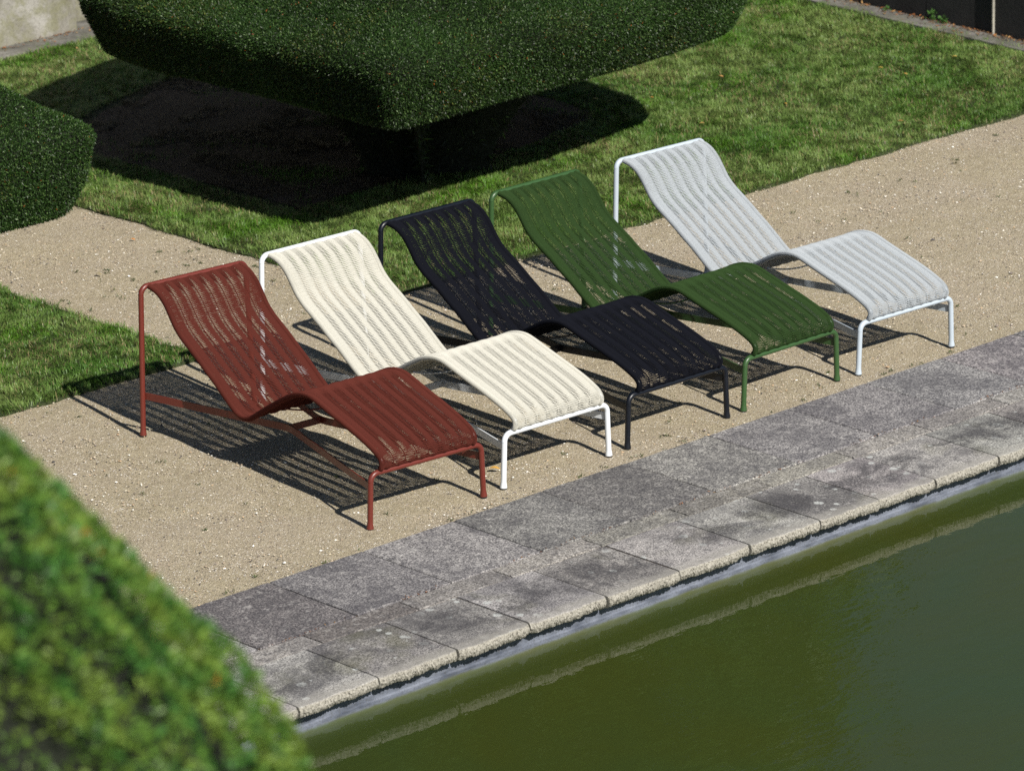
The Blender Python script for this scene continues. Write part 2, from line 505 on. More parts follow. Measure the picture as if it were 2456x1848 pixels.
quad(b, (POOL_X0, POOL_Y0, zt), (POOL_X0, WALL_Y, zt), (POOL_X0, WALL_Y, zb), (POOL_X0, POOL_Y0, zb))
quad(b, (POOL_X1, POOL_Y0, zt), (POOL_X1, WALL_Y, zt), (POOL_X1, WALL_Y, zb), (POOL_X1, POOL_Y0, zb))
tag(b.build('pool_basin', M_shell), kind='structure')

def water_mat():
    n = NT('pond_water')
    v = n.coord((1, 1, 1), rot=(0, 0, -.85))
    h1 = n.noise(n.coord((1, 2.6, 1), rot=(0, 0, -.85)), 5.0, 3, .5).outputs[0]
    h2 = n.noise(n.coord((1, 2.2, 1), rot=(0, 0, -.7)), 22, 2, .5).outputs[0]
    msk = n.ramp(n.noise(v, .7, 2).outputs[0], [(.4, .15), (.65, 1)])
    h = n.math('ADD', n.math('MULTIPLY', h1, 1.0), n.math('MULTIPLY', n.math('MULTIPLY', h2, .12), msk))
    nm = n.bump(h, .22, .006)
    ge = n.n('ShaderNodeNewGeometry')
    dt = n.n('ShaderNodeVectorMath', operation='DOT_PRODUCT'); n.link(ge.outputs['Incoming'], dt.inputs[0]); n.link(nm, dt.inputs[1])
    co = n.math('ABSOLUTE', dt.outputs['Value'])
    fr = n.math('MULTIPLY_ADD', n.math('POWER', n.math('SUBTRACT', 1.0, co), 5.0), .98, .02)
    gl = n.n('ShaderNodeBsdfGlossy', i={'Roughness': .02, 'Normal': nm, 'Color': (1, 1, 1, 1)})
    film = n.ramp(n.noise(v, .75, 4, .55, .5).outputs[0], [(.36, (1.0, .98, .84)), (.62, (.93, .99, .97))])  # soft noise tint painted for cloud patches mirrored on the water
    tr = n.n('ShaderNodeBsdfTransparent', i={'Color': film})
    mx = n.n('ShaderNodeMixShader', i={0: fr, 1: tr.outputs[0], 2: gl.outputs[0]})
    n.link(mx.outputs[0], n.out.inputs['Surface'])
    pv = n.n('ShaderNodeVolumePrincipled')
    pv.inputs['Color'].default_value = (.26, .33, .105, 1)
    pv.inputs['Density'].default_value = 11.0
    pv.inputs['Anisotropy'].default_value = .3
    n.link(pv.outputs[0], n.out.inputs['Volume'])
    return n.m
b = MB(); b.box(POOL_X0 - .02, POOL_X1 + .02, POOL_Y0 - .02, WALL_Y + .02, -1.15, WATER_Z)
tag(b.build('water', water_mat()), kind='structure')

# ---------------------------------------------------------------- lounge chairs
PROFILE = [(1.752, .722), (1.727, .719), (1.690, .712), (1.650, .694), (1.612, .663), (1.578, .622), (1.539, .572), (1.493, .533), (1.428, .494), (1.363, .455),
           (1.305, .417), (1.235, .374), (1.178, .334), (1.120, .294), (1.070, .266), (1.020, .256), (.965, .267), (.900, .303), (.860, .328), (.776, .378),
           (.692, .425), (.619, .461), (.558, .479), (.498, .484), (.449, .476), (.371, .453), (.294, .431), (.208, .407), (.131, .384),
           (.065, .361), (.009, .336), (-.015, .318), (-.023, .303), (-.022, .288), (-.014, .275), (-.005, .268)]
XR = .257
RW = .0112
def build_chair():
    root = empty('lounge_chair')
    MF = paint_mat('frame_paint', (.3, .08, .05)); MC = cord_mat('cord', (.3, .08, .05))
    rt = .0131
    def mirror(p, s): return (p[0] * s, p[1], p[2])
    for (name, foot, corner) in (('front_rail', (.3185, 0, 0), (.308, -.004, .2555)), ('head_rail', (.3215, 1.762, 0), (.297, 1.754, .7225))):
        pL, pR = mirror(corner, -1), corner
        fL, fR = mirror(foot, -1), foot
        arcL = bend_path(fL, pL, pR, .036); arcR = bend_path(pL, pR, fR, .036)
        b = MB(); b.tube(arcL + arcR, rt, 16, caps=False); b.build(name, MF, root, smooth=True)
        for arc_end, ft in ((arcL[0], fL), (arcR[-1], fR)):
            a = np.array(arc_end); f = np.array(ft, float); d = (f - a)
            L = np.linalg.norm(d); u = d / L
            ks = [0, .25, .5, .75, (L - .034) / L, (L - .026) / L, (L - .016) / L, (L - .009) / L, (L - .005) / L]
            rs = [rt, rt, rt, rt, rt, rt + .0010, rt + .0024, rt + .0036, rt + .0040]
            b = MB(); b.tube([a + d * k for k in ks], rs, 16); lg = b.build('leg', MF, root)
            for p in lg.data.polygons: p.use_smooth = len(p.vertices) == 4
            b = MB(); b.tube([f - u * .0049, f + u * .002], [rt + .0030, rt + .0030], 16); b.build('foot_cap', M_rubber, lg)
    # flat bent bars low between the legs
    def flat(pts, z0, z1, th, name):
        pts = np.asarray(pts, float)
        T = np.gradient(pts, axis=0); T /= np.linalg.norm(T, axis=1)[:, None]; N = np.stack([-T[:, 1], T[:, 0]], 1)
        A, B_ = pts + N * th / 2, pts - N * th / 2
        m = len(pts)
        V = np.vstack([np.c_[A, np.full(m, z0)], np.c_[B_, np.full(m, z0)], np.c_[B_, np.full(m, z1)], np.c_[A, np.full(m, z1)]])
        i = np.arange(m - 1)
        F = [np.stack([k * m + i, k * m + i + 1, ((k + 1) % 4) * m + i + 1, ((k + 1) % 4) * m + i], 1) for k in range(4)]
        b = MB(); b.add(V, F); b.add(V[[0, m, 2 * m, 3 * m]], [(0, 1, 2, 3)]); b.add(V[[m - 1, 2 * m - 1, 3 * m - 1, 4 * m - 1]], [(3, 2, 1, 0)])
        b.build(name, MF, root)
    for s in (-1, 1):
        arc = [(q[0], q[1]) for q in bend_path((s * .305, 1.75, 0), (s * .086, .906, 0), (s * .306, .012, 0), .05, 8)]
        flat([(s * .305, 1.75)] + [(s * .2, 1.345)] + arc + [(s * .2, .445)] + [(s * .306, .012)], .178, .212, .006, 'base_bar')
    flat([(-.091, .906), (0, .906), (.091, .906)], .1785, .2115, .006, 'cross_bar')
    b = MB(); b.tube([(x, .70, .375 - .045 * (1 - (x / .25) ** 2)) for x in np.linspace(-.25, .25, 15)], .004, 8); b.build('knee_rod', MF, root, smooth=True)
    # woven surface
    C = catmull(PROFILE, 10)
    Cr = resample(C, .0105)
    for s in (-1, 1):
        b = MB(); b.tube([(s * XR, y, z) for y, z in Cr], RW - .0015, 10); b.build('side_rail', MF, root, smooth=True)
        # cord wound round the rail
        n_turn_step = .0043
        d = np.r_[0, np.cumsum(np.linalg.norm(np.diff(C, axis=0), axis=1))]; Lc = d[-1]
        turns = int(Lc / n_turn_step); m = turns * 9
        sv = np.linspace(.012, Lc - .004, m)
        yz = np.stack([np.interp(sv, d, C[:, k]) for k in range(2)], 1)
        T = np.gradient(yz, axis=0); T /= np.linalg.norm(T, axis=1)[:, None]; N = np.stack([-T[:, 1], T[:, 0]], 1)
        N *= -1
        ph = np.arange(m) / 9 * 2 * math.pi
        rr = RW + .0010
        P = np.stack([s * XR + s * rr * np.cos(ph), yz[:, 0] + rr * np.sin(ph) * N[:, 0], yz[:, 1] + rr * np.sin(ph) * N[:, 1]], 1)
        b = MB(); b.tube(P, .0021, 5); b.build('edge_binding', MC, root, smooth=True)
    NI = 8
    d = np.r_[0, np.cumsum(np.linalg.norm(np.diff(C, axis=0), axis=1))]; Lc = d[-1]
    pitch = .0044
    rows = int((Lc - .02) / pitch)
    sv = np.linspace(.014, Lc - .008, rows)
    yz = np.stack([np.interp(sv, d, C[:, k]) for k in range(2)], 1)
    eps = .012
    yza = np.stack([np.interp(sv - eps, d, C[:, k]) for k in range(2)], 1); yzb = np.stack([np.interp(sv + eps, d, C[:, k]) for k in range(2)], 1)
    T = (yzb - yza); T /= np.linalg.norm(T, axis=1)[:, None]; N = np.stack([T[:, 1], -T[:, 0]], 1)   # outward (up) side
    x = np.linspace(-XR, XR, NI * 6 + 1)
    u = (x + XR) / (2 * XR) * NI
    A = .0044
    cw = np.cos(math.pi * u); wave = cw * np.abs(cw) ** 2.6 * A
    fade = np.clip(np.minimum(u, NI - u), 0, 1)
    wave = np.where((u < 1) | (u > NI - 1), wave * fade, wave)
    k = 5; rc = .00226
    sgn = np.where(np.arange(rows) % 2 == 0, 1.0, -1.0)
    jit = (rng.random(rows) - .5) * .0007
    a = np.linspace(0, 2 * math.pi, k, endpoint=False)
    off = sgn[:, None] * wave[None, :] + (.0072 * np.sin(math.pi * u) ** 2)[None, :] + .0105 * (1 - fade)[None, :] * .35           # along N
    cy = yz[:, None, 0] + off * N[:, None, 0] + (T[:, None, 0] * jit[:, None])
    cz = yz[:, None, 1] + off * N[:, None, 1] + (T[:, None, 1] * jit[:, None])
    # cross-section spanned by T and N
    VY = cy[:, :, None] + rc * (np.cos(a) * T[:, None, None, 0] + np.sin(a) * N[:, None, None, 0])
    VZ = cz[:, :, None] + rc * (np.cos(a) * T[:, None, None, 1] + np.sin(a) * N[:, None, None, 1])
    VX = np.broadcast_to(x[None, :, None], VY.shape)
    V = np.stack([VX, VY, VZ], -1).reshape(-1, 3)
    nx = len(x)
    i0 = (np.arange(rows) * nx * k)[:, None, None]; j0 = (np.arange(nx - 1) * k)[None, :, None]; l = np.arange(k)[None, None, :]; l2 = (l + 1) % k
    F = np.stack([i0 + j0 + l, i0 + j0 + l2, i0 + j0 + k + l2, i0 + j0 + k + l], -1).reshape(-1, 4)
    mesh_np('woven_seat', V, F, MC, root, smooth=True)
    for q in range(1, NI):
        xq = -XR + 2 * XR * q / NI
        b = MB(); b.tube([(xq, y, z) for y, z in Cr], .0026, 6); b.build('warp_cord', MC, root, smooth=True)
    return root

GROUP = 'cord lounge chairs in a row beside the pool'
CH = [((0.0, 0.0), -.0741, (.135, .024, .016), (.085, .020, .014), 'brick red lounge chair with dark red woven cord'),
      ((.7738, -.0175), -.0371, (.72, .76, .80), (.52, .51, .45), 'white framed lounge chair with cream woven cord, between red and black'),
      ((1.5379, -.0275), -.0231, (.002, .004, .009), (.0045, .0052, .009), 'black lounge chair with blue-black woven cord, middle of the row'),
      ((2.2932, -.029), -.0042, (.034, .085, .026), (.022, .046, .013), 'dark green lounge chair with green frame and green woven cord'),
      ((3.0638, -.0586), -.0427, (.46, .53, .60), (.35, .38, .405), 'pale grey lounge chair with light grey woven cord, far right of the row')]
chair0 = build_chair()
def kids(o): return [c for c in bpy.data.objects if c.parent == o]
def copy_tree(o, parent=None):
    c = o.copy(); scene.collection.objects.link(c); c.parent = parent
    for ch in kids(o):
        copy_tree(ch, c)
    return c
roots = [chair0] + [copy_tree(chair0) for _ in range(4)]
for i, (root, (loc, rz, fc, cc, lab)) in enumerate(zip(roots, CH)):
    root.location = (loc[0], loc[1], 0.0); root.rotation_euler = (0, 0, rz)
    tag(root, lab, 'lounge chair', GROUP)
    mf = paint_mat('frame_paint', fc); mc = cord_mat('cord', cc)
    for ch in kids(root):
        for sl in ch.material_slots:
            nm = sl.material.name
            sl.link = 'OBJECT'
            sl.material = mc if nm.startswith('cord') else mf
        for g in kids(ch):
            for sl in g.material_slots:
                sl.link = 'OBJECT'; sl.material = M_rubber

# ---------------------------------------------------------------- scattered leaf quads
def quads(P, D, W, L, w, col, fold=0.0):
    """rhombic leaves: P base, D direction, W width direction"""
    L = L[:, None]; w = w[:, None]
    V = np.stack([P, P + D * L * .45 + W * w, P + D * L, P + D * L * .45 - W * w], 1).reshape(-1, 3)
    n = len(P)
    F = np.arange(n * 4).reshape(n, 4)
    C_ = np.repeat(col, 4, axis=0)
    return V, F, C_

def unit(v): return v / (np.linalg.norm(v, axis=-1, keepdims=True) + 1e-9)

def poly_smooth(P, it=2):
    P = np.asarray(P, float)
    for _ in range(it):
        Q = []
        for i in range(len(P)):
            a, b_ = P[i], P[(i + 1) % len(P)]
            Q += [a * .75 + b_ * .25, a * .25 + b_ * .75]
        P = np.array(Q)
    return P

def hedge_rings(foot, levels, step=.05):
    foot = np.asarray(foot); c = foot.mean(0)
    foot = resample(np.vstack([foot, foot[:1]]), step)[:-1]
    R = np.linalg.norm(foot - c, axis=1)
    rings = []
    for ins, z in levels:
        f = np.clip(1 - ins / R, 0.02, None)[:, None]
        rings.append(np.c_[c + (foot - c) * f, np.full(len(foot), z)])
    return np.array(rings)

def ring_mesh(rings):
    nl, m, _ = rings.shape
    V = rings.reshape(-1, 3)
    i = np.arange(nl - 1)[:, None] * m; j = np.arange(m)[None, :]; j2 = (j + 1) % m
    F = np.stack([i + j, i + j2, i + m + j2, i + m + j], -1).reshape(-1, 4)
    return V, F

def sample_quads(V, F, dens_fn, seed):
    r = np.random.default_rng(seed)
    q = V[F]; 
    cen = q.mean(1); d1 = q[:, 2] - q[:, 0]; d2 = q[:, 3] - q[:, 1]
    nr = np.cross(d1, d2); area = np.linalg.norm(nr, axis=1) / 2; nr = unit(nr)
    ex = area * dens_fn(cen, nr)
    cnt = np.floor(ex + r.random(len(ex))).astype(int)
    idx = np.repeat(np.arange(len(F)), cnt)
    a = r.random(len(idx))[:, None]; b_ = r.random(len(idx))[:, None]
    qq = q[idx]
    P = qq[:, 0] * (1 - a) * (1 - b_) + qq[:, 1] * a * (1 - b_) + qq[:, 2] * a * b_ + qq[:, 3] * (1 - a) * b_
    return P, nr[idx], r

def leaf_colors(P, r, base=(.020, .049, .009), var=.5, tips=.14, brown=.006):
    n = len(P)
    b_ = np.array(base)[None, :] * (1 + var * (r.random((n, 1)) - .5) * 2)
    pat = vnoise(P[:, 0] + P[:, 2] * 1.7, P[:, 1] - P[:, 2] * 1.3, .45, 21)[:, None]
    b_ = b_ * (0.65 + .7 * pat)
    t = r.random(n)
    y = np.array([.095, .165, .045])
    b_[t < tips] = y * (.6 + .6 * r.random(((t < tips).sum(), 1)))
    warm = (vnoise(P[:, 0] - P[:, 2], P[:, 1] + P[:, 2], .3, 22) > .7) & (r.random(n) < .2)
    b_[warm] = b_[warm] * np.array([1.7, 1.05, .9])
    bb = r.random(n) < brown
    b_[bb] = np.array([.22, .07, .015])
    return b_

def make_hedge(name, foot, levels, dens_fn, leafL, leafW, seed, label, cat='hedge', shag=.014, base=(.020, .049, .009), neck=None, brown=.004, amp=.02):
    root = empty(name, (float(np.mean(foot[:, 0])), float(np.mean(foot[:, 1])), 0))
    tag(root, label, cat)
    inv = np.array(root.location)
    rings = hedge_rings(foot, levels)
    # gentle unevenness of the clipped faces
    nx_ = vnoise(rings[..., 0] * 1.3 + rings[..., 2], rings[..., 1] * 1.3 - rings[..., 2], .22, seed)
    cen = np.array([foot[:, 0].mean(), foot[:, 1].mean()])
    dirv = rings[..., :2] - cen; dirv /= np.linalg.norm(dirv, axis=-1, keepdims=True) + 1e-6
    rings[..., :2] += dirv * ((nx_ - .5) * amp)[..., None]
    V, F = ring_mesh(rings)
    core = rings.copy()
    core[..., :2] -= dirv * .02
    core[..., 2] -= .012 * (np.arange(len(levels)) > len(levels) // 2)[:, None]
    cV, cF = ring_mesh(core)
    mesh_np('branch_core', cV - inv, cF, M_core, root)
    P, N, r = sample_quads(V, F, dens_fn, seed)
    n = len(P)
    D = unit(N * (.25 + .75 * r.random((n, 1))) + r.normal(0, .62, (n, 3)))
    W = unit(np.cross(D, r.normal(0, 1, (n, 3))))
    P = P + N * (r.random((n, 1)) * shag - shag * .9)
    L = leafL * (.6 + .8 * r.random(n)); w = leafW * (.7 + .6 * r.random(n))
    # stray shoots on the lower rim
    V_, F_, C_ = quads(P, D, W, L, w, leaf_colors(P, r, base, brown=brown))
    mesh_np('foliage', V_ - inv, F_, M_leaf, root, C_)
    if neck:
        nm = MB()
        for (px, py, rad) in neck:
            nm.tube([np.array((px, py, -.03)) - inv, np.array((px + .03, py, .3)) - inv, np.array((px, py + .02, .8)) - inv], [rad, rad * .8, rad * .7], 8)
        nm.build('trunk', M_bark, root, smooth=True)
    return root

foot_c = poly_smooth([(2.46, 3.10), (2.46, 3.02), (2.52, 2.98), (2.75, 2.98), (3.3, 3.0), (4.1, 3.0), (4.8, 3.09), (5.3, 3.2), (5.47, 3.5), (5.5, 4.3), (5.48, 5.4), (5.1, 6.1), (4.2, 6.3), (3.3, 6.02), (2.76, 5.75), (2.43, 5.42), (2.46, 4.2), (2.46, 3.4)], 1)
levels = [(2.6, .66), (1.4, .67), (.8, .68), (.35, .685), (.16, .695), (.07, .712), (.035, .735), (.0, .80), (-.04, .88), (-.085, .97), (-.10, 1.04), (-.085, 1.08), (-.02, 1.115), (.15, 1.155), (.4, 1.25), (.8, 1.40), (1.2, 1.545), (1.6, 1.67), (2.1, 1.77), (2.8, 1.83)]
def dens_c(c, n):
    u, v = proj(c)
    vis = (n @ -FWD > -.35) & (u > -150) & (u < 2000) & (v > -260)
    return np.where(vis, 54000.0, 5000.0)
make_hedge('clipped_yew_hedge', foot_c, levels, dens_c, .0145, .0023, 31, 'large clipped yew block standing on the lawn behind the chairs', neck=None)
foot_l = foot_c.copy()[::-1]; foot_l[:, 0] = 2.91 - foot_l[:, 0]
# the mirrored block left of the gravel path
def dens_l(c, n):
    u, v = proj(c)
    vis = (n @ -FWD > -.35) & (u > -250) & (v > -100)
    return np.where(vis, 54000.0, 3000.0)
levels_l = [(a_, z_ if z_ < .9 else z_ + .06 + .22 * max(0, a_)) for a_, z_ in levels]
make_hedge('clipped_yew_hedge', foot_l, levels_l, dens_l, .0145, .0023, 32, 'clipped yew block at the left edge, left of the gravel path')

# inner skirts under both blocks: dark stems and dead twigs that carry them
for hedge, sx_ in zip([o for o in bpy.data.objects if o.name.startswith('clipped_yew_hedge')], (0, 1)):
    inv = np.array(hedge.location)
    f = foot_c if not hedge.location.x < 2 else foot_l
    lv = [(1.5, -.02), (1.45, .15), (1.3, .35), (1.1, .55), (.8, .69)]
    rg = hedge_rings(f, lv, .08)
    V, F = ring_mesh(rg)
    mesh_np('inner_stems', V - inv, F, M_core, hedge)
    P, N, r = sample_quads(V, F, lambda c, n: np.full(len(c), 1800.0), 40)
    n = len(P); D = unit(N * .4 + r.normal(0, .6, (n, 3))); W = unit(np.cross(D, r.normal(0, 1, (n, 3))))
    V_, F_, C_ = quads(P, D, W, .05 * (.5 + r.random(n)), .004 * (.7 + .6 * r.random(n)), leaf_colors(P, r, (.018, .03, .01)))
    mesh_np('inner_foliage', V_ - inv, F_, M_leaf, hedge, C_)

# ---------------------------------------------------------------- foreground hedge (out of focus)
def fg_hedge():
    apex_d = 7.6
    apex = CAM_LOC + FWD * apex_d + RIGHT * ((-712 - 1228) * apex_d / CAM_F) + UP * ((924 - 638) * apex_d / CAM_F)
    cx, cyy, cz = apex
    root = empty('domed_topiary', (cx, cyy, 0)); tag(root, 'bushy green clipped topiary close by at the lower left, out of focus', 'topiary')
    inv = np.array([cx, cyy, 0])
    prof = [(0.02, 0), (.20, -.10), (.40, -.29), (.58, -.49), (.76, -.72), (.92, -.98), (1.03, -1.25), (1.10, -1.6), (1.13, -2.1), (1.13, -2.8), (1.1, -3.6), (1.0, -cz + .05)]
    prof = catmull(prof, 6)
    a = np.linspace(0, 2 * math.pi, 120, endpoint=False)
    rings = np.stack([np.stack([cx + r_ * np.cos(a), cyy + r_ * np.sin(a), np.full(len(a), cz + dz)], 1) for r_, dz in prof[::-1]])
    nz = vnoise(rings[..., 0] * 2 + rings[..., 2], rings[..., 1] * 2 - rings[..., 2], .16, 5)
    rings[..., :2] += (rings[..., :2] - np.array([cx, cyy])) * ((nz - .5) * .05)[..., None]
    V, F = ring_mesh(rings)
    core = rings.copy(); core[..., :2] = np.array([cx, cyy]) + (core[..., :2] - np.array([cx, cyy])) * .955; core[..., 2] -= .035
    core[0, :, 2] = rings[0, :, 2]
    cV, cF = ring_mesh(core)
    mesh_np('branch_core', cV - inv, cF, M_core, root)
    def dens(c, n):
        return np.where((c[:, 2] > cz - 2.6), 30000.0, 1500.0)
    P, N, r = sample_quads(V, F, dens, 51)
    n = len(P)
    clump = vnoise(P[:, 0] + P[:, 2] * .8, P[:, 1] - P[:, 2] * .8, .055, 52)
    keep = r.random(n) < np.clip(clump * 2.0 - .3, .10, 1); P, N, clump = P[keep], N[keep], clump[keep]; n = len(P)
    D = unit(N * (.3 + .7 * r.random((n, 1))) + r.normal(0, .55, (n, 3)))
    W = unit(np.cross(D, r.normal(0, 1, (n, 3))))
    P = P + N * (clump[:, None] * .08 - .045)
    L = .019 * (.6 + .8 * r.random(n)); w = .0036 * (.7 + .6 * r.random(n))
    col = np.array((.095, .185, .030))[None] * (.55 + .9 * r.random((n, 1)))
    tn = vnoise(P[:, 0] * 1.2, P[:, 1] + P[:, 2], .05, 53)
    col[tn > .66] *= np.array([1.5, 1.2, 1.2]); col[tn < .34] *= np.array([.55, .8, .9])
    br = vnoise(P[:, 0] + 3 * P[:, 2], P[:, 1], .045, 54) > .95
    col[br] = np.array([.38, .19, .03]) * (.6 + .7 * r.random((br.sum(), 1)))
    V_, F_, C_ = quads(P, D, W, L, w, col)
    mesh_np('foliage', V_ - inv, F_, M_leaf, root, C_)
fg_hedge()

# ---------------------------------------------------------------- lawns
def in_view(x, y, m=260):
    u, v = proj(np.stack([x, y, np.zeros_like(x)], 1))
    return (u > -m) & (u < 2456 + m) & (v > -m) & (v < 1848 + m)

def inside(poly, x, y):
    poly = np.asarray(poly); c = np.zeros(len(x), bool); j = len(poly) - 1
    for i in range(len(poly)):
        xi, yi = poly[i]; xj, yj = poly[j]
        hit = ((yi > y) != (yj > y)) & (x < (xj - xi) * (y - yi) / (yj - yi + 1e-12) + xi)
        c ^= hit; j = i
    return c

def lawn(name, x0, x1, y0, y1, dens, seed, corner):
    # turf bed a little above the gravel, ragged rim
    m = 160
    t = np.linspace(0, 1, m, endpoint=False)
    ring = np.concatenate([np.stack([x0 + (x1 - x0) * t, np.full(m, y0)], 1), np.stack([np.full(m, x1), y0 + (y1 - y0) * t], 1),
                           np.stack([x1 - (x1 - x0) * t, np.full(m, y1)], 1), np.stack([np.full(m, x0), y1 - (y1 - y0) * t], 1)])
    # round the corner by the path
    cxy = np.array(corner[:2]); rr = corner[2]
    ctr = cxy + np.array([rr if corner[0] == x0 else -rr, rr])
    d = ring - ctr
    inq = (np.sign(d) == np.sign(cxy - ctr)).all(1)
    ln = np.linalg.norm(d, axis=1)
    ring[inq] = ctr + d[inq] / np.maximum(ln[inq], rr)[:, None] * np.minimum(ln[inq], rr)[:, None]
    wob = .03
    ring += (np.stack([vnoise(ring[:, 0], ring[:, 1], .12, seed), vnoise(ring[:, 1], ring[:, 0], .12, seed + 1)], 1) - .5) * wob
    V = np.vstack([np.c_[ring, np.full(len(ring), .008)], np.c_[ring, np.full(len(ring), -.03)]]); k = len(ring)
    a = np.arange(k); a2 = (a + 1) % k
    tag(mesh_np(name, V, [np.arange(k)[None, :], np.stack([a + k, a2 + k, a2, a], 1)], M_turf), kind='structure')
    r = np.random.default_rng(seed)
    n = int(dens * (x1 - x0 + .1) * (y1 - y0 + .1))
    x = r.uniform(x0 - .03, x1 + .03, n); y = r.uniform(y0 - .03, y1 + .03, n)
    k1 = in_view(x, y); x, y = x[k1], y[k1]
    k1 = inside(ring, x + r.normal(0, .014, len(x)), y + r.normal(0, .014, len(x))); x, y = x[k1], y[k1]
    # bare shaded soil under the yew
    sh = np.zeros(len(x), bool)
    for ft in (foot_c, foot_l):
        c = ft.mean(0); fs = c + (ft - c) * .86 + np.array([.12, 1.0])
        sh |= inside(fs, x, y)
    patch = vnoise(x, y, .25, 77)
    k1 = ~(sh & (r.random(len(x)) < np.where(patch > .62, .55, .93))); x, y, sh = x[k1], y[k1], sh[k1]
    bald = vnoise(x, y, .16, 78) * .6 + vnoise(x, y, .05, 79) * .4
    k1 = r.random(len(x)) < np.clip(.45 + bald * 1.1, 0, 1); x, y, sh = x[k1], y[k1], sh[k1]
    n = len(x)
    z = np.full(n, .006)
    tuft = vnoise(x, y, .045, 80); tuft2 = vnoise(x, y, .4, 81)
    Lh = (.018 + .024 * tuft + .016 * r.random(n)) * (.8 + .4 * tuft2)
    ang = vnoise(x, y, .10, 82) * 4 * math.pi + r.normal(0, .9, n)
    lean = np.clip(.95 + r.normal(0, .35, n), .1, 1.5)
    dx, dy = np.cos(ang), np.sin(ang)
    wd = .0013 + .0010 * r.random(n)
    sxv, syv = -dy, dx
    hx = Lh * np.sin(lean); hz = Lh * np.cos(lean)
    B = np.stack([x, y, z], 1)
    S = np.stack([sxv, syv, np.zeros(n)], 1) * wd[:, None]
    mid = B + np.stack([dx * hx * .35, dy * hx * .35, hz * .62], 1)
    tip = B + np.stack([dx * hx * 1.25, dy * hx * 1.25, hz * .95], 1)
    V = np.stack([B - S, B + S, mid + S * .85, mid - S * .85, tip], 1).reshape(-1, 3)
    i = np.arange(n)[:, None] * 5
    F4 = i + np.array([[0, 1, 2, 3]]); F3 = i + np.array([[3, 2, 4]])
    tone = vnoise(x, y, .5, 83) * .6 + vnoise(x, y, .13, 84) * .4
    g1 = np.array([.085, .190, .028]); g2 = np.array([.215, .310, .085])
    tt = np.clip((tone - .25) / .5 + r.normal(0, .22, n), 0, 1)[:, None]
    col = g1 * (1 - tt) + g2 * tt
    dry = r.random(n) < (.05 + .22 * np.clip(vnoise(x, y, .33, 85) - .45, 0, 1) * 2)
    col[dry] = np.array([.30, .25, .12]) * (.7 + .6 * r.random((dry.sum(), 1)))
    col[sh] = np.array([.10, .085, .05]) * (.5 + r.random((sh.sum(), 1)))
    vivid = (vnoise(x, y, .3, 86) > .66 + .25 * r.random(n)) & ~dry
    col[vivid] = np.array([.095, .215, .020]) * (.8 + .5 * r.random((vivid.sum(), 1)))
    col *= (.75 + .5 * r.random((n, 1)))
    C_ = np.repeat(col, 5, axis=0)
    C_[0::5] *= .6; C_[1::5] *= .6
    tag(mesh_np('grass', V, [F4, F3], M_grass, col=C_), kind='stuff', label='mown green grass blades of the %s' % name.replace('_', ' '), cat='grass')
lawn('lawn', 2.05, 8.14, 2.60, 8.15, 20000, 61, (2.05, 2.60, .02))
lawn('side_lawn', -3.2, .775, 2.50, 8.15, 20000, 65, (.775, 2.50, .06))

# bare needle-covered soil under the blocks
for ft, nm in ((foot_c, 'bare_soil'), (foot_l, 'bare_soil')):
    c = ft.mean(0); fs = c + (ft - c) * .84 + np.array([.12, 1.0])
    fs += (np.stack([vnoise(fs[:, 0], fs[:, 1], .3, 5), vnoise(fs[:, 1], fs[:, 0], .3, 6)], 1) - .5) * .25
    tag(mesh_np(nm, np.c_[fs, np.full(len(fs), .012)], np.arange(len(fs))[None, :], M_soil), kind='structure')

# ---------------------------------------------------------------- pebbles in the gravel
def pebbles():
    r = np.random.default_rng(90)
    n = 120000
    x = r.uniform(-4.5, 8.1, n); y = r.uniform(-.17, 7.9, n)
    k = in_view(x, y, 60)
    k &= ~((x > 2.03) & (y > 2.62)) & ~((x < .79) & (y > 2.52))
    den = vnoise(x, y, .22, 91) * .6 + vnoise(x, y, .06, 92) * .4
    edge = (np.abs(y - 2.58) < .05) & (x > 2)
    k &= (r.random(n) < np.clip(den * 2.2 - .55, .08, 1)) | edge
    x, y = x[k], y[k]; n = len(x)
    s = .0021 + .0034 * r.random(n) ** 1.8 + .004 * (r.random(n) < .012)
    base = np.array([(1, 0, 0), (0, 1, 0), (-1, 0, 0), (0, -1, 0), (0, 0, 1), (0, 0, -1)], float)
    V = base[None] * (.7 + .6 * r.random((n, 6, 1))) + r.normal(0, .12, (n, 6, 3))
    V[:, :, 2] *= .6
    a = r.uniform(0, 6.28, n); ca, sa = np.cos(a)[:, None], np.sin(a)[:, None]
    el = (1 + .5 * r.random(n))[:, None]
    X = V[:, :, 0] * el; Y_ = V[:, :, 1]
    V = np.stack([X * ca - Y_ * sa, X * sa + Y_ * ca, V[:, :, 2]], -1) * s[:, None, None]
    V += np.stack([x, y, -.001 + s * .3], 1)[:, None, :]
    F = np.array([(0, 1, 4), (1, 2, 4), (2, 3, 4), (3, 0, 4), (1, 0, 5), (2, 1, 5), (3, 2, 5), (0, 3, 5)])
    F = (np.arange(n)[:, None, None] * 6 + F[None]).reshape(-1, 3)
    pal = np.array([(.55, .48, .37), (.44, .35, .25), (.88, .86, .80), (.26, .22, .20), (.08, .075, .08), (.52, .37, .23), (.64, .58, .46)])
    c = pal[r.choice(7, n, p=[.28, .24, .09, .14, .09, .08, .08])] * (.75 + .5 * r.random((n, 1)))
    tag(mesh_np('gravel_stones', V.reshape(-1, 3), F, M_pebble, col=np.repeat(c, 6, axis=0)), kind='stuff', label='loose small stones scattered over the tan gravel', cat='gravel')
pebbles()

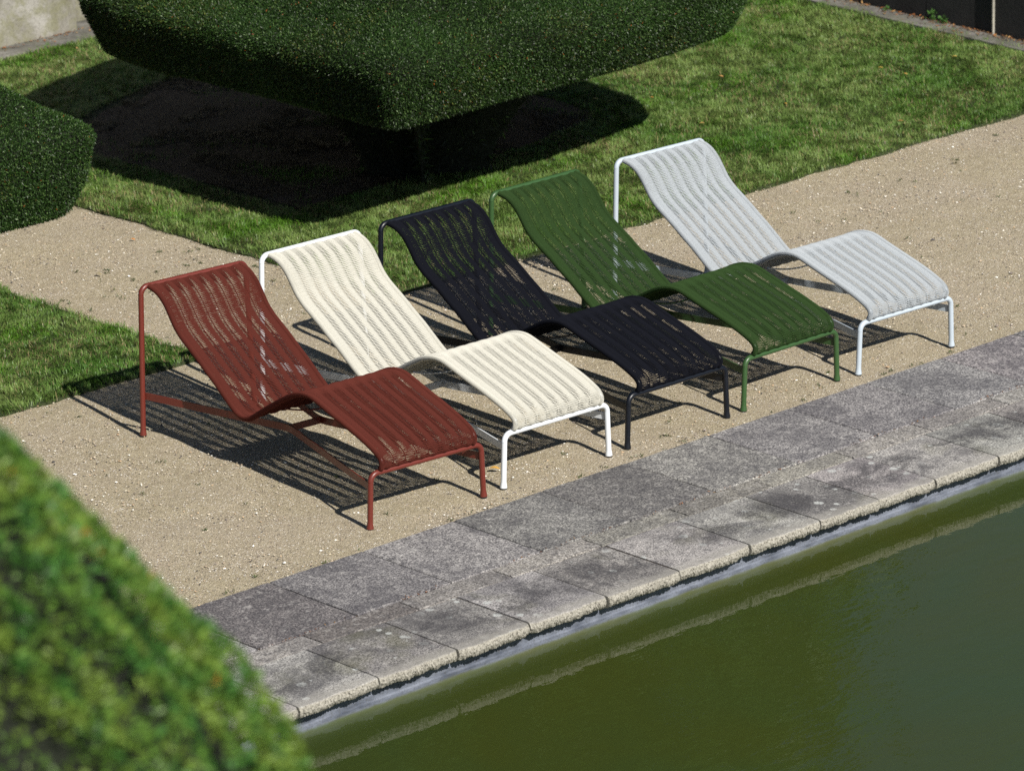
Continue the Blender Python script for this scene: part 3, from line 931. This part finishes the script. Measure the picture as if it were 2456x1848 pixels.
# tiny weeds and moss tufts in the gravel and along the paving edge
def weeds():
    r = np.random.default_rng(95)
    cs = [(r.uniform(-3, 7.9), r.uniform(-.16, -.12)) for _ in range(40)] + [(r.uniform(-3.5, 8), r.uniform(-.1, 2.5)) for _ in range(150)]
    cs += [(r.uniform(.8, 2.0), r.uniform(2.5, 4.2)) for _ in range(50)]
    cs = np.array(cs); k = in_view(cs[:, 0], cs[:, 1], 50); cs = cs[k]
    Ps = []
    for c in cs:
        m = r.integers(3, 14)
        Ps.append(np.c_[c + r.normal(0, .008, (m, 2)), np.zeros(m)])
    P = np.concatenate(Ps); n = len(P)
    D = unit(np.c_[r.normal(0, 1, (n, 2)), .5 + r.random(n)]); W = unit(np.cross(D, r.normal(0, 1, (n, 3))))
    col = np.array([.075, .10, .035]) * (.6 + .8 * r.random((n, 1)))
    V, F, C_ = quads(P, D, W, .009 + .010 * r.random(n), .002 + .0012 * r.random(n), col)
    tag(mesh_np('weeds', V, F, M_grass, col=C_), kind='stuff', label='tiny green weeds sprouting through the gravel', cat='weeds')
weeds()

# ---------------------------------------------------------------- garden walls
wl = empty('stone_wall', (0, 8.5, 0)); tag(wl, 'pale lichen-stained stone wall behind the lawn at the upper left', 'wall')
b = MB(); b.box(-6, 4.5, -.17, .35, -.05, 1.5); b.build('pier', M_wallL, wl)
b = MB(); b.box(4.5, 8.6, 0, .35, -.05, 1.45); b.build('panel', M_wallL, wl)
b = MB(); b.box(-6, 8.3, -.36, -.17, -.05, .03); b.box(4.503, 8.3, -.168, -.002, -.05, .034); b.build('footing', M_foot, wl)

wr = empty('dark_stone_wall', (8.20, 3.7, 0), -.055); tag(wr, 'black stone panel wall at the upper right', 'wall')
seams = [-.37 + .6 * k for k in range(-3, 9)]
b = MB()
for s0, s1 in zip(seams[:-1], seams[1:]):
    b.box(.0 + .006 * (hash(round(s0 * 10)) % 3), .35, s0 + .004, s1 - .004, -.05, 1.5)
b.build('panel', M_wallR, wr)
MS = stone_mat('pale_mortar', (.20, .19, .17), (.45, .43, .38), (.3, .3, .2), .3)
b = MB(); b.box(-.005, .3, .232 - .0035, .232 + .0035, .0, 1.5); b.build('pale_joint', MS, wr)  # pale strip whose colour paints the sun caught on a panel edge
b = MB(); b.box(-.17, -.001, -2.1, 4.9, -.05, .03); b.build('footing', M_foot, wr)

# leaf litter and brown needles along the wall footings
def litter():
    r = np.random.default_rng(99)
    n1 = 900
    y = r.uniform(2.4, 7.5, n1); x = 8.20 + .055 * (y - 3.7) - r.exponential(.03, n1) - .004
    n2 = 260
    x2 = r.uniform(2.8, 5.3, n2); y2 = 8.33 - r.exponential(.05, n2)
    P = np.c_[np.r_[x, x2], np.r_[y, y2], np.full(n1 + n2, .035)]
    n = len(P); D = unit(np.c_[r.normal(0, 1, (n, 2)), .2 * r.random(n)]); W = unit(np.cross(D, np.array([0, 0, 1.0]) + r.normal(0, .3, (n, 3))))
    pal = np.array([(.38, .15, .05), (.28, .13, .06), (.20, .12, .07), (.42, .25, .10)])
    V, F, C_ = quads(P, D, W, .012 + .03 * r.random(n), .002 + .005 * r.random(n), pal[r.integers(0, 4, n)] * (.6 + .6 * r.random((n, 1))))
    tag(mesh_np('leaf_litter', V, F, M_litter, col=C_), kind='stuff', label='rusty dry leaf litter along the foot of the walls', cat='leaf litter')
    # crumbs, roots and dead twigs in the paving joint and on the pool ledge
    n = 420
    xx = r.uniform(-2.2, 3.2, n); yy = -.745 + r.normal(0, .007, n)
    k = vnoise(xx, xx * 0, .12, 3) > .45; xx, yy = xx[k], yy[k]
    P = np.c_[xx, yy, np.full(len(xx), .008)]
    n = len(P); D = unit(np.c_[r.normal(0, 1, (n, 2)), .25 * r.random(n)]); W = unit(np.cross(D, np.array([0, 0, 1.0]) + r.normal(0, .3, (n, 3))))
    V, F, C_ = quads(P, D, W, .006 + .014 * r.random(n), .001 + .002 * r.random(n), pal[r.integers(0, 4, n)] * (.3 + .7 * r.random((n, 1))))
    tag(mesh_np('twig_crumbs', V, F, M_litter, col=C_), kind='stuff', label='brown twig crumbs lying in the paving joint', cat='debris')
litter()

# single fallen leaves
def ground_at(u, v, z=0.0):
    d = FWD + RIGHT * (u - 1228) / CAM_F + UP * (924 - v) / CAM_F
    t = (z - CAM_LOC[2]) / d[2]
    return CAM_LOC + d * t
def fallen_leaf(u, v, L, col, label, z=.0):
    p = ground_at(u, v, z + .006)
    m = NT('dry_leaf'); m.bsdf(col, .6)
    n = 7; t = np.linspace(0, 1, n); w = np.sin(t * math.pi) ** .8 * L * .24
    mid = np.stack([(t - .5) * L, np.zeros(n), .006 + L * .12 * np.sin(t * math.pi)], 1)
    a = mid + np.stack([0 * t, w, .25 * w], 1); c = mid + np.stack([0 * t, -w, .25 * w], 1)
    V = np.vstack([a, mid, c]); i = np.arange(n - 1)
    F = np.vstack([np.stack([i, i + n, i + n + 1, i + 1], 1), np.stack([i + n, i + 2 * n, i + 2 * n + 1, i + n + 1], 1)])
    o = mesh_np('fallen_leaf', V, F, m.m)
    sd = o.modifiers.new('thick', 'SOLIDIFY'); sd.thickness = .0006
    o.location = p; o.rotation_euler = (0, 0, random.uniform(-.6, .6) - .7)
    return tag(o, label, 'leaf', 'dry leaves fallen on lawn and gravel')
fallen_leaf(1186, 1127, .055, (.55, .30, .05), 'long yellow leaf on the gravel between the red and white chairs')
fallen_leaf(1428, 240, .035, (.55, .42, .15), 'straw yellow leaf on the lawn at the tip of the big hedge shadow', .02)
fallen_leaf(1564, 236, .022, (.55, .28, .06), 'small orange leaf on the lawn above the grey chair headrest', .02)
fallen_leaf(1729, 186, .035, (.55, .30, .10), 'orange leaf on the lawn right of the big hedge', .02)
fallen_leaf(1684, 298, .028, (.50, .30, .10), 'tan leaf on the lawn just above the grey chair', .02)
fallen_leaf(2112, 165, .03, (.50, .36, .06), 'yellow leaf in the middle of the right lawn, left of another', .02)
fallen_leaf(2171, 180, .03, (.55, .32, .08), 'orange leaf in the middle of the right lawn, right of another', .02)
fallen_leaf(2160, 293, .035, (.30, .14, .04), 'brown leaf on the lawn near the gravel edge', .02)
fallen_leaf(1884, 251, .022, (.55, .32, .05), 'small amber leaf on the left part of the open lawn', .02)
fallen_leaf(2290, 138, .03, (.50, .34, .07), 'yellowish leaf on the lawn below the dark wall', .02)
fallen_leaf(236, 660, .04, (.30, .25, .14), 'dull tan leaf standing on the gravel left of the red chair')
fallen_leaf(318, 577, .035, (.55, .22, .05), 'orange leaf on the gravel path between the two hedges')

# young weeds at the foot of the dark wall
def wall_weed(u, v, label, s=1.0, seed=1):
    p = ground_at(u, v, .03); r = np.random.default_rng(seed)
    n = int(46 * s); P = np.c_[r.normal(0, .016 * s, (n, 2)), r.random(n) * .05 * s]
    D = unit(np.c_[r.normal(0, 1, (n, 2)), .3 + r.random(n)]); W = unit(np.cross(D, r.normal(0, 1, (n, 3))))
    V, F, C_ = quads(P, D, W, .016 + .014 * r.random(n), .004 + .003 * r.random(n), np.array([.06, .14, .03]) * (.6 + .8 * r.random((n, 1))))
    o = mesh_np('wall_weed', V, F, M_leaf, col=C_); o.location = p
    tag(o, label, 'plant', 'weeds at the foot of the dark wall')
wall_weed(2236, 50, 'tuft of green weeds at the foot of the dark wall', 1.2, 1)
wall_weed(2262, 57, 'broad leafy weed right beside the larger weed tuft by the dark wall', .8, 2)
wall_weed(2128, 28, 'small lone weed at the dark wall near the top edge', .5, 3)

# ---------------------------------------------------------------- tall trees beyond the garden, seen mirrored in the pool
def tree(cx, cyy, h, rx, rz, seed, label):
    root = empty('tall_tree', (cx, cyy, 0)); tag(root, label, 'tree', 'tall trees beyond the garden wall')
    r = np.random.default_rng(seed)
    b = MB()
    b.tube([(0, 0, -.1), (.1, 0, h * .3), (-.1, .1, h * .6), (0, 0, h * .9)], [.35, .28, .18, .05], 10)
    for k in range(9):
        a = r.uniform(0, 6.28); z0 = h * r.uniform(.25, .7)
        b.tube([(0, 0, z0), (math.cos(a) * rx * .4, math.sin(a) * rx * .4, z0 + .8), (math.cos(a) * rx * .8, math.sin(a) * rx * .8, z0 + 1.8)], [.12, .08, .03], 6)
    b.build('trunk', M_bark, root, smooth=True)
    nc = 420
    d = unit(r.normal(0, 1, (nc, 3))); rad = r.random(nc) ** .4
    C0 = np.array([0, 0, h - rz]) + d * rad[:, None] * np.array([rx, rx, rz])
    m = 110
    P = (C0[:, None] + r.normal(0, .34, (nc, m, 3))).reshape(-1, 3); n = len(P)
    D = unit(r.normal(0, 1, (n, 3))); W = unit(np.cross(D, r.normal(0, 1, (n, 3))))
    col = np.array([.045, .095, .018]) * (.6 + .8 * r.random((n, 1)))
    V, F, C_ = quads(P, D, W, .20 + .15 * r.random(n), .07 + .04 * r.random(n), col)
    mesh_np('crown', V, F, M_leaf, root, C_)
tree(16.0, 18.7, 15.5, 4.7, 6.6, 201, 'tall dark green tree whose reflection darkens the pool, right-hand one')
tree(9.5, 24.0, 14.5, 5.2, 6.5, 202, 'tall green tree behind the pale stone wall, left-hand one')
tree(4.0, 21.0, 13.0, 5.0, 6.0, 203, 'tall green tree behind the pale wall, farthest left')
